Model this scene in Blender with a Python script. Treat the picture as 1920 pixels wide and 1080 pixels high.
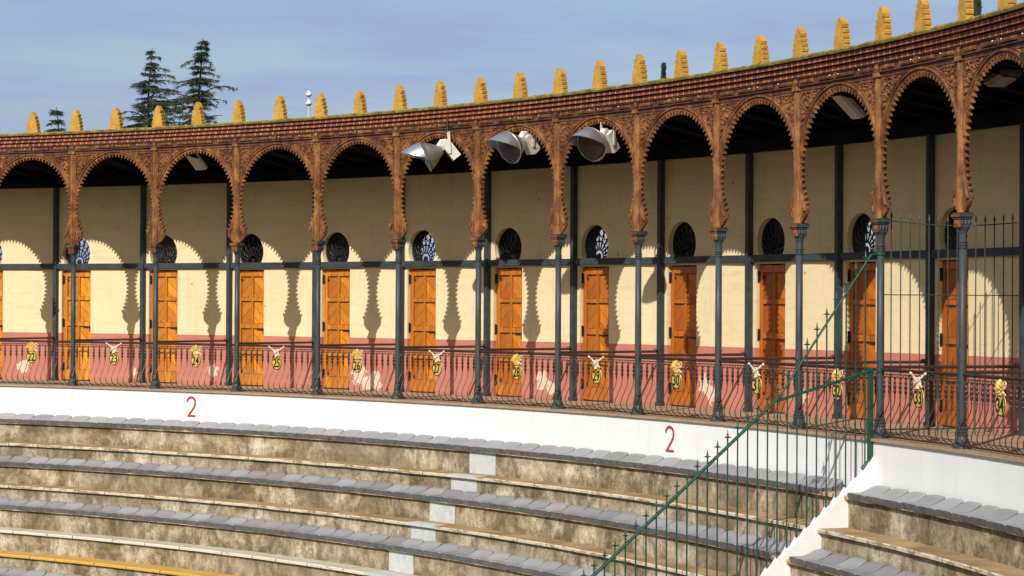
import bpy, math, random
from math import sin, cos, pi, radians, sqrt
from mathutils import Vector, Matrix, noise
from mathutils.geometry import tessellate_polygon

# ------------------------------------------------------------------ clear
for o in list(bpy.data.objects):
    bpy.data.objects.remove(o)
sc = bpy.context.scene
col = sc.collection

# ------------------------------------------------------------------ plan of the ring (metres, centre of the arena at 0,0; gallery floor z=0)
R = 29.68622           # radius of the column circle
D = 0.06837            # angle of one bay
A0 = 0.55139           # angle of column number 0 (clockwise from +Y)
RW = R + 2.0           # gallery back wall
def ang(i): return A0 + D * i
def pol(a, r, z=0.0): return Vector((r * sin(a), r * cos(a), z))

# ------------------------------------------------------------------ camera
cam_d = bpy.data.cameras.new('camera')
cam = bpy.data.objects.new('camera', cam_d)
col.objects.link(cam)
cam_d.sensor_width = 36
cam_d.lens = 4400 / 1920 * 36
cam_d.clip_end = 6000
pt, rl = 0.00577, 0.00507
right = Vector((1, 0, 0)); up = Vector((0, -sin(pt), cos(pt)))
r2 = cos(rl) * right + sin(rl) * up
u2 = -sin(rl) * right + cos(rl) * up
bk = r2.cross(u2)
M = Matrix((r2, u2, bk)).transposed().to_4x4()
M.translation = Vector((23.65446, -18.06853, 1.597))
cam.matrix_world = M
sc.camera = cam

# ------------------------------------------------------------------ light
SUN_AZ = radians(202.5)     # clockwise from +Y
SUN_EL = radians(36.2)
w = bpy.data.worlds.new('World'); sc.world = w; w.use_nodes = True
nt = w.node_tree; nt.nodes.clear()
def N(nt, typ, **kw):
    n = nt.nodes.new(typ)
    for k, v in kw.items():
        if k.startswith('i_'):
            n.inputs[k[2:].replace('_', ' ')].default_value = v
        else: setattr(n, k, v)
    return n
sky = N(nt, 'ShaderNodeTexSky', sky_type='NISHITA', sun_disc=False, sun_elevation=SUN_EL, sun_rotation=SUN_AZ)
sky.air_density = 1.0; sky.dust_density = 1.2; sky.ozone_density = 2.0
tc = N(nt, 'ShaderNodeTexCoord')
mp = N(nt, 'ShaderNodeMapping'); mp.inputs['Scale'].default_value = (2.6, 2.6, 20.0)
nz = N(nt, 'ShaderNodeTexNoise', noise_dimensions='3D'); nz.inputs['Scale'].default_value = 3.2; nz.inputs['Detail'].default_value = 6; nz.inputs['Roughness'].default_value = .55
cr = N(nt, 'ShaderNodeValToRGB'); cr.color_ramp.elements[0].position = .36; cr.color_ramp.elements[1].position = .68
cr.color_ramp.elements[0].color = (.25, .25, .25, 1); cr.color_ramp.elements[1].color = (.95, .95, .95, 1)
mixc = N(nt, 'ShaderNodeMix', data_type='RGBA')
sepw = N(nt, 'ShaderNodeSeparateXYZ'); mr = N(nt, 'ShaderNodeMapRange')
mr.inputs['From Min'].default_value = .45; mr.inputs['From Max'].default_value = -.4
veil = N(nt, 'ShaderNodeMix', data_type='RGBA')      # thin high cloud: lavender in view, unseen sun side tinted to warm the fill
veil.inputs['A'].default_value = (3.35, 4.2, 6.5, 1); veil.inputs['B'].default_value = (7.4, 5.4, 3.1, 1)
bg = N(nt, 'ShaderNodeBackground'); bg.inputs['Strength'].default_value = .10
wo = N(nt, 'ShaderNodeOutputWorld')
L = nt.links
L.new(tc.outputs['Generated'], mp.inputs['Vector']); L.new(mp.outputs['Vector'], nz.inputs['Vector'])
L.new(nz.outputs['Fac'], cr.inputs['Fac']); L.new(cr.outputs['Color'], mixc.inputs['Factor'])
L.new(tc.outputs['Generated'], sepw.inputs[0]); L.new(sepw.outputs['Y'], mr.inputs['Value']); L.new(mr.outputs['Result'], veil.inputs['Factor']); L.new(veil.outputs['Result'], mixc.inputs['B'])
L.new(sky.outputs['Color'], mixc.inputs['A']); L.new(mixc.outputs['Result'], bg.inputs['Color'])
L.new(bg.outputs['Background'], wo.inputs['Surface'])

sd = bpy.data.lights.new('sun', 'SUN'); sd.energy = 4.6; sd.angle = radians(.5); sd.color = (1, .94, .85)
sun = bpy.data.objects.new('sun', sd); col.objects.link(sun)
sdir = Vector((sin(SUN_AZ) * cos(SUN_EL), cos(SUN_AZ) * cos(SUN_EL), sin(SUN_EL)))
sun.rotation_euler = sdir.to_track_quat('Z', 'Y').to_euler()
sun.location = sdir * 60

sc.view_settings.view_transform = 'Standard'; sc.view_settings.look = 'None'
sc.view_settings.exposure = 0.0; sc.view_settings.gamma = 1
sc.render.engine = 'CYCLES'

# nosing offset from the column circle and height of every step
ROWS = [(-.50, -.665), (-.85, -1.045), (-1.25, -1.39), (-1.60, -1.74), (-2.0, -2.085), (-2.35, -2.445), (-2.75, -2.80), (-3.15, -3.15), (-3.50, -3.50), (-3.90, -3.86), (-4.25, -4.21), (-4.65, -4.56)]

# ------------------------------------------------------------------ materials
class Mt:
    def __init__(s, name, rough=.7, spec=.3, metal=0):
        s.m = bpy.data.materials.new(name); s.m.use_nodes = True
        s.nt = s.m.node_tree; s.b = s.nt.nodes['Principled BSDF']
        s.b.inputs['Roughness'].default_value = rough
        s.b.inputs['Specular IOR Level'].default_value = spec
        s.b.inputs['Metallic'].default_value = metal
        s._c = {}
    def n(s, typ, **kw): return N(s.nt, typ, **kw)
    def l(s, a, b): s.nt.links.new(a, b)
    def coord(s, kind='Object', scale=(1, 1, 1), rot=(0, 0, 0)):
        key = (kind, scale, rot)
        if key in s._c: return s._c[key]
        if kind == 'World':
            o = s.n('ShaderNodeNewGeometry').outputs['Position']
        else:
            o = s.n('ShaderNodeTexCoord').outputs[kind]
        mp = s.n('ShaderNodeMapping'); mp.inputs['Scale'].default_value = scale; mp.inputs['Rotation'].default_value = rot
        s.l(o, mp.inputs['Vector']); s._c[key] = mp.outputs['Vector']
        return mp.outputs['Vector']
    def noise(s, vec, scale, detail=4, rough=.55, dist=0):
        n = s.n('ShaderNodeTexNoise'); s.l(vec, n.inputs['Vector'])
        n.inputs['Scale'].default_value = scale; n.inputs['Detail'].default_value = detail; n.inputs['Roughness'].default_value = rough
        n.inputs['Distortion'].default_value = dist
        return n.outputs['Fac']
    def ramp(s, fac, a, b, stops=None):
        r = s.n('ShaderNodeValToRGB'); s.l(fac, r.inputs['Fac'])
        e = r.color_ramp.elements
        if stops:
            e[0].position = stops[0][0]; e[0].color = (*stops[0][1], 1)
            e[1].position = stops[-1][0]; e[1].color = (*stops[-1][1], 1)
            for p, c in stops[1:-1]:
                k = e.new(p); k.color = (*c, 1)
        else:
            e[0].position = a; e[1].position = b
        return r.outputs['Color']
    def mix(s, f, a, b, mode='MIX'):
        m = s.n('ShaderNodeMix', data_type='RGBA', blend_type=mode)
        for inp, v in (('Factor', f), ('A', a), ('B', b)):
            if isinstance(v, (int, float)): m.inputs[inp].default_value = v
            elif isinstance(v, tuple): m.inputs[inp].default_value = (*v, 1)
            else: s.l(v, m.inputs[inp])
        return m.outputs['Result']
    def math(s, op, a, b=0.0):
        m = s.n('ShaderNodeMath', operation=op)
        for i, v in enumerate((a, b)):
            if isinstance(v, (int, float)): m.inputs[i].default_value = v
            else: s.l(v, m.inputs[i])
        return m.outputs[0]
    def color(s, c):
        if isinstance(c, tuple): s.b.inputs['Base Color'].default_value = (*c, 1)
        else: s.l(c, s.b.inputs['Base Color'])
        return s
    def rough(s, f): s.l(f, s.b.inputs['Roughness']); return s
    def bump(s, h, dist=.01, strength=1):
        b = s.n('ShaderNodeBump'); b.inputs['Distance'].default_value = dist; b.inputs['Strength'].default_value = strength
        s.l(h, b.inputs['Height']); s.l(b.outputs['Normal'], s.b.inputs['Normal'])
        return s

def simple(name, c, rough=.6, spec=.3, metal=0, var=.25, scale=8, bump=0):
    t = Mt(name, rough, spec, metal)
    f = t.noise(t.coord('World'), scale, 5, .6)
    hi = tuple(min(1, x * (1 + var)) for x in c); lo = tuple(x * (1 - var) for x in c)
    t.color(t.ramp(f, 0, 1, [(.3, lo), (.7, hi)]))
    if bump: t.bump(f, bump)
    return t.m

# cream and pink plaster of the gallery wall
t = Mt('wall_plaster', .9, .1)
W_ = t.coord('World')
f1 = t.noise(W_, 1.1, 6, .6); f2 = t.noise(t.coord('World', (3, 3, .35)), 3, 5, .6); f3 = t.noise(W_, 16, 4, .6)
cream = t.ramp(f1, 0, 1, [(.3, (.72, .60, .37)), (.7, (.78, .67, .44))])
cream = t.mix(t.math('MULTIPLY', t.ramp(f2, .56, .8), .5), cream, (.52, .41, .22))
f7 = t.noise(t.coord('World', (1, 1, 7)), 1.4, 6, .65, .5)
cream = t.mix(t.math('MULTIPLY', t.ramp(f7, .52, .70), .40), cream, (.60, .46, .22))
vs_ = t.n('ShaderNodeTexVoronoi', feature='F1'); t.l(W_, vs_.inputs['Vector']); vs_.inputs['Scale'].default_value = 1.7
cream = t.mix(t.math('MULTIPLY', t.math('LESS_THAN', vs_.outputs['Distance'], .045), .6), cream, (.20, .14, .08))
pink = t.ramp(f1, 0, 1, [(.3, (.44, .165, .125)), (.7, (.53, .215, .165))])
sep = t.n('ShaderNodeSeparateXYZ'); t.l(W_, sep.inputs[0])
zz = t.math('ADD', sep.outputs['Z'], t.math('MULTIPLY', f3, .012))
pinkmask = t.math('LESS_THAN', zz, .945)
c = t.mix(pinkmask, cream, pink)
# bare plaster where the pink paint has peeled
best = None
for (i, z, rr) in ((-1.374, .26, .17), (.80, .27, .12), (2.50, .30, .20), (2.68, .20, .20), (2.60, .14, .16), (4.63, .30, .19), (4.73, .2, .13), (6.50, .36, .17), (6.56, .22, .15), (-.1, .2, .07), (5.15, .25, .08), (7.6, .3, .1)):
    dn = t.n('ShaderNodeVectorMath', operation='DISTANCE'); t.l(W_, dn.inputs[0]); dn.inputs[1].default_value = pol(ang(i), RW, z)
    q = t.math('SUBTRACT', dn.outputs['Value'], rr * .85)
    best = q if best is None else t.math('MINIMUM', best, q)
wob = t.math('MULTIPLY', t.math('SUBTRACT', t.noise(W_, 9, 4, .65), .5), .38)
pm = t.math('LESS_THAN', t.math('ADD', best, wob), 0.0)
c = t.mix(pm, c, t.ramp(f3, 0, 1, [(.3, (.60, .44, .34)), (.7, (.74, .62, .50))]))
# grime near the floor
c = t.mix(t.math('MULTIPLY', t.math('LESS_THAN', t.math('ADD', sep.outputs['Z'], t.math('MULTIPLY', f2, .25)), .17), .4), c, (.30, .17, .12))
t.color(c).bump(t.math('ADD', f3, t.math('MULTIPLY', f1, 2)), .006)
M_WALL = t.m

t = Mt('whitewash', .85, .15)
W_ = t.coord('World'); f1 = t.noise(W_, .9, 5, .6); f2 = t.noise(t.coord('UV', (3.2, .5, 1)), 2.2, 6, .65); f3 = t.noise(W_, 20, 4, .6)
c = t.ramp(f1, 0, 1, [(.3, (.74, .755, .775)), (.7, (.80, .815, .83))])
c = t.mix(t.math('MULTIPLY', t.ramp(f2, .56, .85), .35), c, (.52, .49, .44))
t.color(c).bump(t.math('ADD', t.math('MULTIPLY', f1, 4), t.math('MULTIPLY', f3, .4)), .003)
M_WHITE = t.m

# carved and painted brown timber / iron arcade
def arcade(name, dark, mid, hi):
    t = Mt(name, .62, .3)
    W_ = t.coord('World'); f = t.noise(t.coord('World', (1, 1, .45)), 9, 6, .7); g = t.noise(W_, 2.6, 5, .7); k = t.noise(W_, 45, 3, .6)
    c = t.ramp(f, 0, 1, [(.28, dark), (.48, mid), (.72, hi)])
    c = t.mix(t.math('MULTIPLY', t.ramp(g, .42, .62), .6), c, dark)
    c = t.mix(t.math('MULTIPLY', t.ramp(k, .62, .75), .35), c, tuple(min(1, x * 1.6 + .03) for x in hi))
    t.color(c).bump(f, .008)
    return t.m
M_BROWN = arcade('carved_brown', (.050, .022, .017), (.185, .072, .030), (.43, .20, .055))
M_PIER = arcade('pier_brown', (.075, .030, .018), (.27, .115, .038), (.50, .26, .075))
M_SPAND = arcade('spandrel_brown', (.075, .030, .020), (.22, .085, .040), (.38, .17, .07))
M_FRIEZE = arcade('frieze_brown', (.050, .022, .020), (.115, .045, .032), (.26, .11, .05))
t = Mt('iron_grey_blue', .5, .4)
W_ = t.coord('World'); f = t.noise(t.coord('World', (1, 1, .3)), 12, 5, .65)
t.color(t.ramp(f, 0, 1, [(.25, (.024, .033, .040)), (.6, (.048, .062, .070)), (.85, (.09, .10, .105))])).bump(f, .003)
M_IRON = t.m
M_POST = simple('post_paint', (.040, .052, .060), .55, .35, var=.3, scale=6, bump=.003)
t = Mt('rust_brown_iron', .42, .5, .2)
f = t.noise(t.coord('World'), 25, 4, .6)
t.color(t.ramp(f, 0, 1, [(.3, (.030, .019, .018)), (.7, (.075, .044, .038))]))
M_RAIL = t.m
M_GREEN = simple('green_paint', (.012, .062, .042), .4, .5, var=.35, scale=14)
M_DGREEN = simple('dark_grey_green_paint', (.045, .058, .055), .5, .4, var=.3, scale=14)

# door boards
def wood(name, rot, hi=1.0):
    t = Mt(name, .38, .45)
    v = t.coord('Object', (1, 1, 1), rot)
    wv = t.n('ShaderNodeTexWave', wave_type='BANDS', bands_direction='X', wave_profile='SAW'); t.l(v, wv.inputs['Vector']); wv.inputs['Scale'].default_value = 3.2
    tc_ = t.coord('Object', (14, 14, 1.3), rot)
    oi = t.n('ShaderNodeObjectInfo')
    ad = t.n('ShaderNodeVectorMath', operation='ADD'); t.l(tc_, ad.inputs[0]); t.l(oi.outputs['Random'], ad.inputs[1])
    f = t.noise(ad.outputs[0], 3, 6, .7, .4)
    c = t.ramp(f, 0, 1, [(.25, (.29 * hi, .072 * hi, .010)), (.5, (.52 * hi, .17 * hi, .018)), (.78, (.70 * hi, .29 * hi, .035))])
    pl = t.n('ShaderNodeTexWhiteNoise', noise_dimensions='1D')
    sp = t.n('ShaderNodeSeparateXYZ'); t.l(v, sp.inputs[0])
    t.l(t.math('ADD', t.math('FLOOR', t.math('MULTIPLY', sp.outputs['X'], 7.0)), t.math('MULTIPLY', oi.outputs['Random'], 50)), pl.inputs['W'])
    c = t.mix(t.math('MULTIPLY', pl.outputs['Value'], .65), c, (.33, .085, .012))
    c = t.mix(t.math('MULTIPLY', oi.outputs['Random'], .35), c, (.42, .10, .012))
    wf = t.math('FRACT', t.math('MULTIPLY', sp.outputs['X'], 7.0))
    groove = t.math('MULTIPLY', t.math('LESS_THAN', wf, .07), 1)
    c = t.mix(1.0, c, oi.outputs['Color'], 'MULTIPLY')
    t.color(t.mix(t.math('MULTIPLY', groove, .55), c, (.14, .04, .01))).bump(t.math('SUBTRACT', t.math('MULTIPLY', f, .4), groove), .004)
    return t.m
M_WOOD = wood('door_stile_wood', (0, 0, 0), 1.05)
M_WOODL = wood('door_board_left', (0, radians(-45), 0), .82)
M_WOODR = wood('door_board_right', (0, radians(45), 0), 1.28)
M_BLACK = simple('black_iron', (.015, .014, .014), .5, .4)

# concrete terraces
def concrete(name, mulc=(1, 1, 1), moss=.5, dirt=.6):
    t = Mt(name, .92, .12)
    U = t.coord('UV'); W_ = t.coord('World')
    f1 = t.noise(U, 1.25, 8, .72, .4); f2 = t.noise(t.coord('UV', (1.5, 1.0, 1)), 1.5, 9, .78, .35); f3 = t.noise(W_, 26, 5, .7); f4 = t.noise(U, .35, 4, .5)
    f5 = t.noise(t.coord('UV', (1, 1, 1), (0, 0, .6)), 3.6, 7, .74, .6); f6 = t.noise(t.coord('UV', (9, 1.0, 1)), 1.3, 6, .7)
    def k(c_): return tuple(a * b for a, b in zip(c_, mulc))
    c = t.ramp(f1, 0, 1, [(.32, k((.11, .085, .052))), (.43, k((.27, .21, .13))), (.52, k((.47, .395, .29))), (.62, k((.70, .62, .50)))])
    c = t.mix(t.math('MULTIPLY', t.ramp(f2, .49, .59), dirt + .1), c, (.090, .070, .042))
    c = t.mix(t.math('MULTIPLY', t.ramp(f6, .54, .70), dirt * .6), c, (.10, .08, .05))
    c = t.mix(t.math('MULTIPLY', t.ramp(f5, .56, .64), moss), c, (.10, .090, .030))
    c = t.mix(t.math('MULTIPLY', t.ramp(f3, .52, .64), .5), c, (.09, .075, .05))
    c = t.mix(t.math('MULTIPLY', t.ramp(f4, .50, .66), .55), c, k((.23, .195, .145)))
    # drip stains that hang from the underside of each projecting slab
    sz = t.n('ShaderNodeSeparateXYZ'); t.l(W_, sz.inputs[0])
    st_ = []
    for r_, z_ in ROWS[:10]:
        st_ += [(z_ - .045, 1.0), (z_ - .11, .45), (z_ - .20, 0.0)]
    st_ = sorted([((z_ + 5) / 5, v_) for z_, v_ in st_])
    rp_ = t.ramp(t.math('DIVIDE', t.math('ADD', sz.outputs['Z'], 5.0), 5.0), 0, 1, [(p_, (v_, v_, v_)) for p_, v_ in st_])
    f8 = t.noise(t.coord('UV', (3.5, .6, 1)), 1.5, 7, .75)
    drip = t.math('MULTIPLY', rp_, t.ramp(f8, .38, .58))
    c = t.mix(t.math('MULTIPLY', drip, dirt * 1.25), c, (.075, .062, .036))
    hl = t.noise(t.coord('World', (1, 1, 14)), 1.3, 6, .7)
    c = t.mix(t.math('MULTIPLY', t.ramp(hl, .50, .66), .35), c, k((.30, .25, .185)))
    # ochre dirt that settles on the flat treads
    gn = t.n('ShaderNodeSeparateXYZ'); t.l(t.n('ShaderNodeNewGeometry').outputs['True Normal'], gn.inputs[0])
    flat = t.math('GREATER_THAN', gn.outputs['Z'], .7)
    c = t.mix(t.math('MULTIPLY', flat, .75), c, t.ramp(f1, 0, 1, [(.35, (.25, .165, .075)), (.65, (.46, .33, .18))]))
    t.color(c).bump(t.math('ADD', f1, t.math('ADD', t.math('MULTIPLY', f3, .35), t.math('MULTIPLY', f5, .5))), .02)
    return t.m
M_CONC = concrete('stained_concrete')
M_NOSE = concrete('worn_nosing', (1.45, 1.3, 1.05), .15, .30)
def painted_edge(name, paint, wear, top=1.0):
    t = Mt(name, .8, .2)
    f = t.noise(t.coord('UV', (1.5, 6, 1)), 2.6, 6, .62); g = t.noise(t.coord('World'), 30, 4, .6)
    fr = t.n('ShaderNodeTexVoronoi', feature='DISTANCE_TO_EDGE', voronoi_dimensions='1D')
    u = t.n('ShaderNodeSeparateXYZ'); t.l(t.coord('UV'), u.inputs[0]); t.l(u.outputs['X'], fr.inputs['W']); fr.inputs['Scale'].default_value = 1.1
    c = t.mix(t.ramp(f, wear, wear + .12), paint, (.30, .235, .15))
    c = t.mix(t.math('LESS_THAN', fr.outputs['Distance'], .01), c, (.10, .08, .06))
    gn = t.n('ShaderNodeSeparateXYZ'); t.l(t.n('ShaderNodeNewGeometry').outputs['True Normal'], gn.inputs[0])
    c = t.mix(t.math('MULTIPLY', t.math('GREATER_THAN', gn.outputs['Z'], .85), top), c, t.ramp(t.noise(t.coord('UV'), 1.6, 6, .65), 0, 1, [(.35, (.23, .155, .075)), (.65, (.43, .32, .18))]))
    t.color(c).bump(g, .006)
    return t.m
M_NOSEW = painted_edge('white_edge_paint', (.62, .60, .54), .58, .35)
M_NOSEH = painted_edge('half_worn_white_edge', (.60, .54, .43), .47)
M_NOSEY = painted_edge('yellow_edge_paint', (.60, .37, .08), .62, .25)
M_AISLE = simple('pale_grey_paint', (.50, .53, .54), .8, .2, var=.12, scale=9, bump=.004)
t = Mt('floor_tiles', .8, .2)
f = t.noise(t.coord('World'), 3, 6, .65); g = t.noise(t.coord('World'), 30, 4, .6)
br = t.n('ShaderNodeTexBrick'); t.l(t.coord('UV'), br.inputs['Vector']); br.inputs['Scale'].default_value = 3.2; br.offset = 0
br.inputs['Mortar Size'].default_value = .015; br.inputs['Brick Width'].default_value = 1; br.inputs['Row Height'].default_value = 1
br.inputs['Color1'].default_value = (.36, .25, .165, 1); br.inputs['Color2'].default_value = (.44, .32, .22, 1); br.inputs['Mortar'].default_value = (.16, .12, .09, 1)
t.color(t.mix(t.math('MULTIPLY', f, .5), br.outputs['Color'], (.28, .20, .14))).bump(g, .004)
M_FLOOR = t.m

# brick courses
t = Mt('brick_course', .8, .2)
U = t.coord('UV'); br = t.n('ShaderNodeTexBrick'); t.l(U, br.inputs['Vector'])
br.inputs['Scale'].default_value = 1; br.inputs['Brick Width'].default_value = .145; br.inputs['Row Height'].default_value = .20; br.inputs['Mortar Size'].default_value = .011
br.inputs['Mortar Smooth'].default_value = .1; br.offset = .5; br.inputs['Bias'].default_value = -.1
br.inputs['Color1'].default_value = (.33, .090, .045, 1); br.inputs['Color2'].default_value = (.16, .052, .032, 1); br.inputs['Mortar'].default_value = (.52, .38, .28, 1)
f = t.noise(t.coord('World'), 5, 6, .7); g = t.noise(t.coord('World'), .8, 4, .6)
c = t.mix(t.math('MULTIPLY', t.ramp(f, .45, .65), .6), br.outputs['Color'], (.085, .036, .028))
c = t.mix(t.math('MULTIPLY', t.ramp(t.noise(t.coord('World'), 14, 4, .7), .60, .68), .75), c, (.56, .34, .24))
c = t.mix(t.math('MULTIPLY', t.ramp(g, .5, .7), .4), c, (.30, .06, .03))
t.color(c).bump(br.outputs['Fac'], .006)
M_BRICK = t.m
t = Mt('mossy_coping', .95, .1)
f = t.noise(t.coord('World'), 7, 6, .7); g = t.noise(t.coord('World'), 40, 4, .7)
c = t.ramp(f, 0, 1, [(.3, (.13, .11, .04)), (.5, (.28, .22, .065)), (.7, (.50, .38, .11))])
t.color(t.mix(t.math('MULTIPLY', t.ramp(g, .5, .7), .5), c, (.06, .07, .02))).bump(t.math('ADD', f, g), .03)
M_MOSS = t.m
t = Mt('ochre_plaster', .85, .15)
f = t.noise(t.coord('World'), 6, 6, .7); g = t.noise(t.coord('World'), 28, 4, .7)
c = t.ramp(f, 0, 1, [(.3, (.36, .20, .04)), (.55, (.52, .31, .065)), (.75, (.60, .38, .10))])
c = t.mix(t.math('MULTIPLY', t.ramp(g, .58, .7), .45), c, (.22, .14, .05))
t.color(c).bump(t.math('ADD', f, g), .012)
M_OCHRE = t.m
M_CEIL = simple('dark_ceiling_boards', (.008, .004, .0035), .85, .1, var=.4, scale=4)
M_LINTEL = simple('dark_lintel_paint', (.012, .011, .012), .8, .15)
M_TILE = simple('clay_roof_tiles', (.30, .12, .06), .85, .1, var=.35, scale=3)
t = Mt('grey_plastic', .38, .45)
oi = t.n('ShaderNodeObjectInfo'); f = t.noise(t.coord('World'), 5, 5, .6); g = t.noise(t.coord('World'), 26, 4, .7)
c = t.ramp(oi.outputs['Random'], 0, 1, [(0, (.225, .230, .248)), (1, (.35, .36, .385))])
c = t.mix(t.math('MULTIPLY', f, .45), c, (.20, .195, .19))
c = t.mix(t.math('MULTIPLY', t.ramp(g, .6, .72), .3), c, (.40, .39, .37))
t.color(c).rough(t.math('ADD', t.math('MULTIPLY', f, .25), .30))
M_SEAT = t.m
M_SEATD = simple('dark_plastic_edge', (.125, .128, .138), .6, .3, var=.35, scale=9)  # darker grey for the rim and front lip of each seat
M_RED = simple('red_lettering', (.40, .052, .045), .7, .2, var=.12, scale=15)
M_GOLD = simple('gold_paint', (.66, .48, .13), .4, .5, .15, var=.3, scale=30)
M_SILVER = simple('silver_white_paint', (.66, .60, .52), .4, .5, var=.25, scale=30)
M_INK = simple('black_lettering', (.015, .014, .010), .6, .2)
M_ALU = Mt('spun_aluminium', .33, .5, .85).color((.56, .58, .60)).m
M_ALUIN = Mt('tarnished_reflector', .42, .5, .6).color((.42, .34, .27)).m
M_LAMPBOX = simple('weathered_grey_enamel', (.60, .58, .54), .6, .3, var=.15, scale=12)
M_GLASSD = Mt('dark_glass', .15, .6).color((.03, .03, .032)).m
M_GLASSF = Mt('dusty_glass', .35, .5).color((.16, .16, .17)).m
M_ENAMEL = simple('white_enamel', (.72, .74, .74), .4, .4, var=.08)
M_LAMPDIM = simple('dim_enamel', (.30, .27, .20), .5, .3, var=.2, scale=9)  # darker than the other fittings so this one reads dim
M_SAND = simple('arena_sand', (.48, .36, .20), .95, .05, var=.12, scale=2)
M_GROUND = simple('dry_ground', (.16, .15, .09), .95, .05, var=.3, scale=.2)
t = Mt('cedar_needles', .7, .2)
f = t.noise(t.coord('World'), 1.1, 3, .5)
t.color(t.ramp(f, 0, 1, [(.3, (.020, .038, .022)), (.7, (.060, .090, .045))]))
M_NEEDLE = t.m
M_BARK = simple('cedar_bark', (.10, .075, .060), .9, .1)

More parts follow.
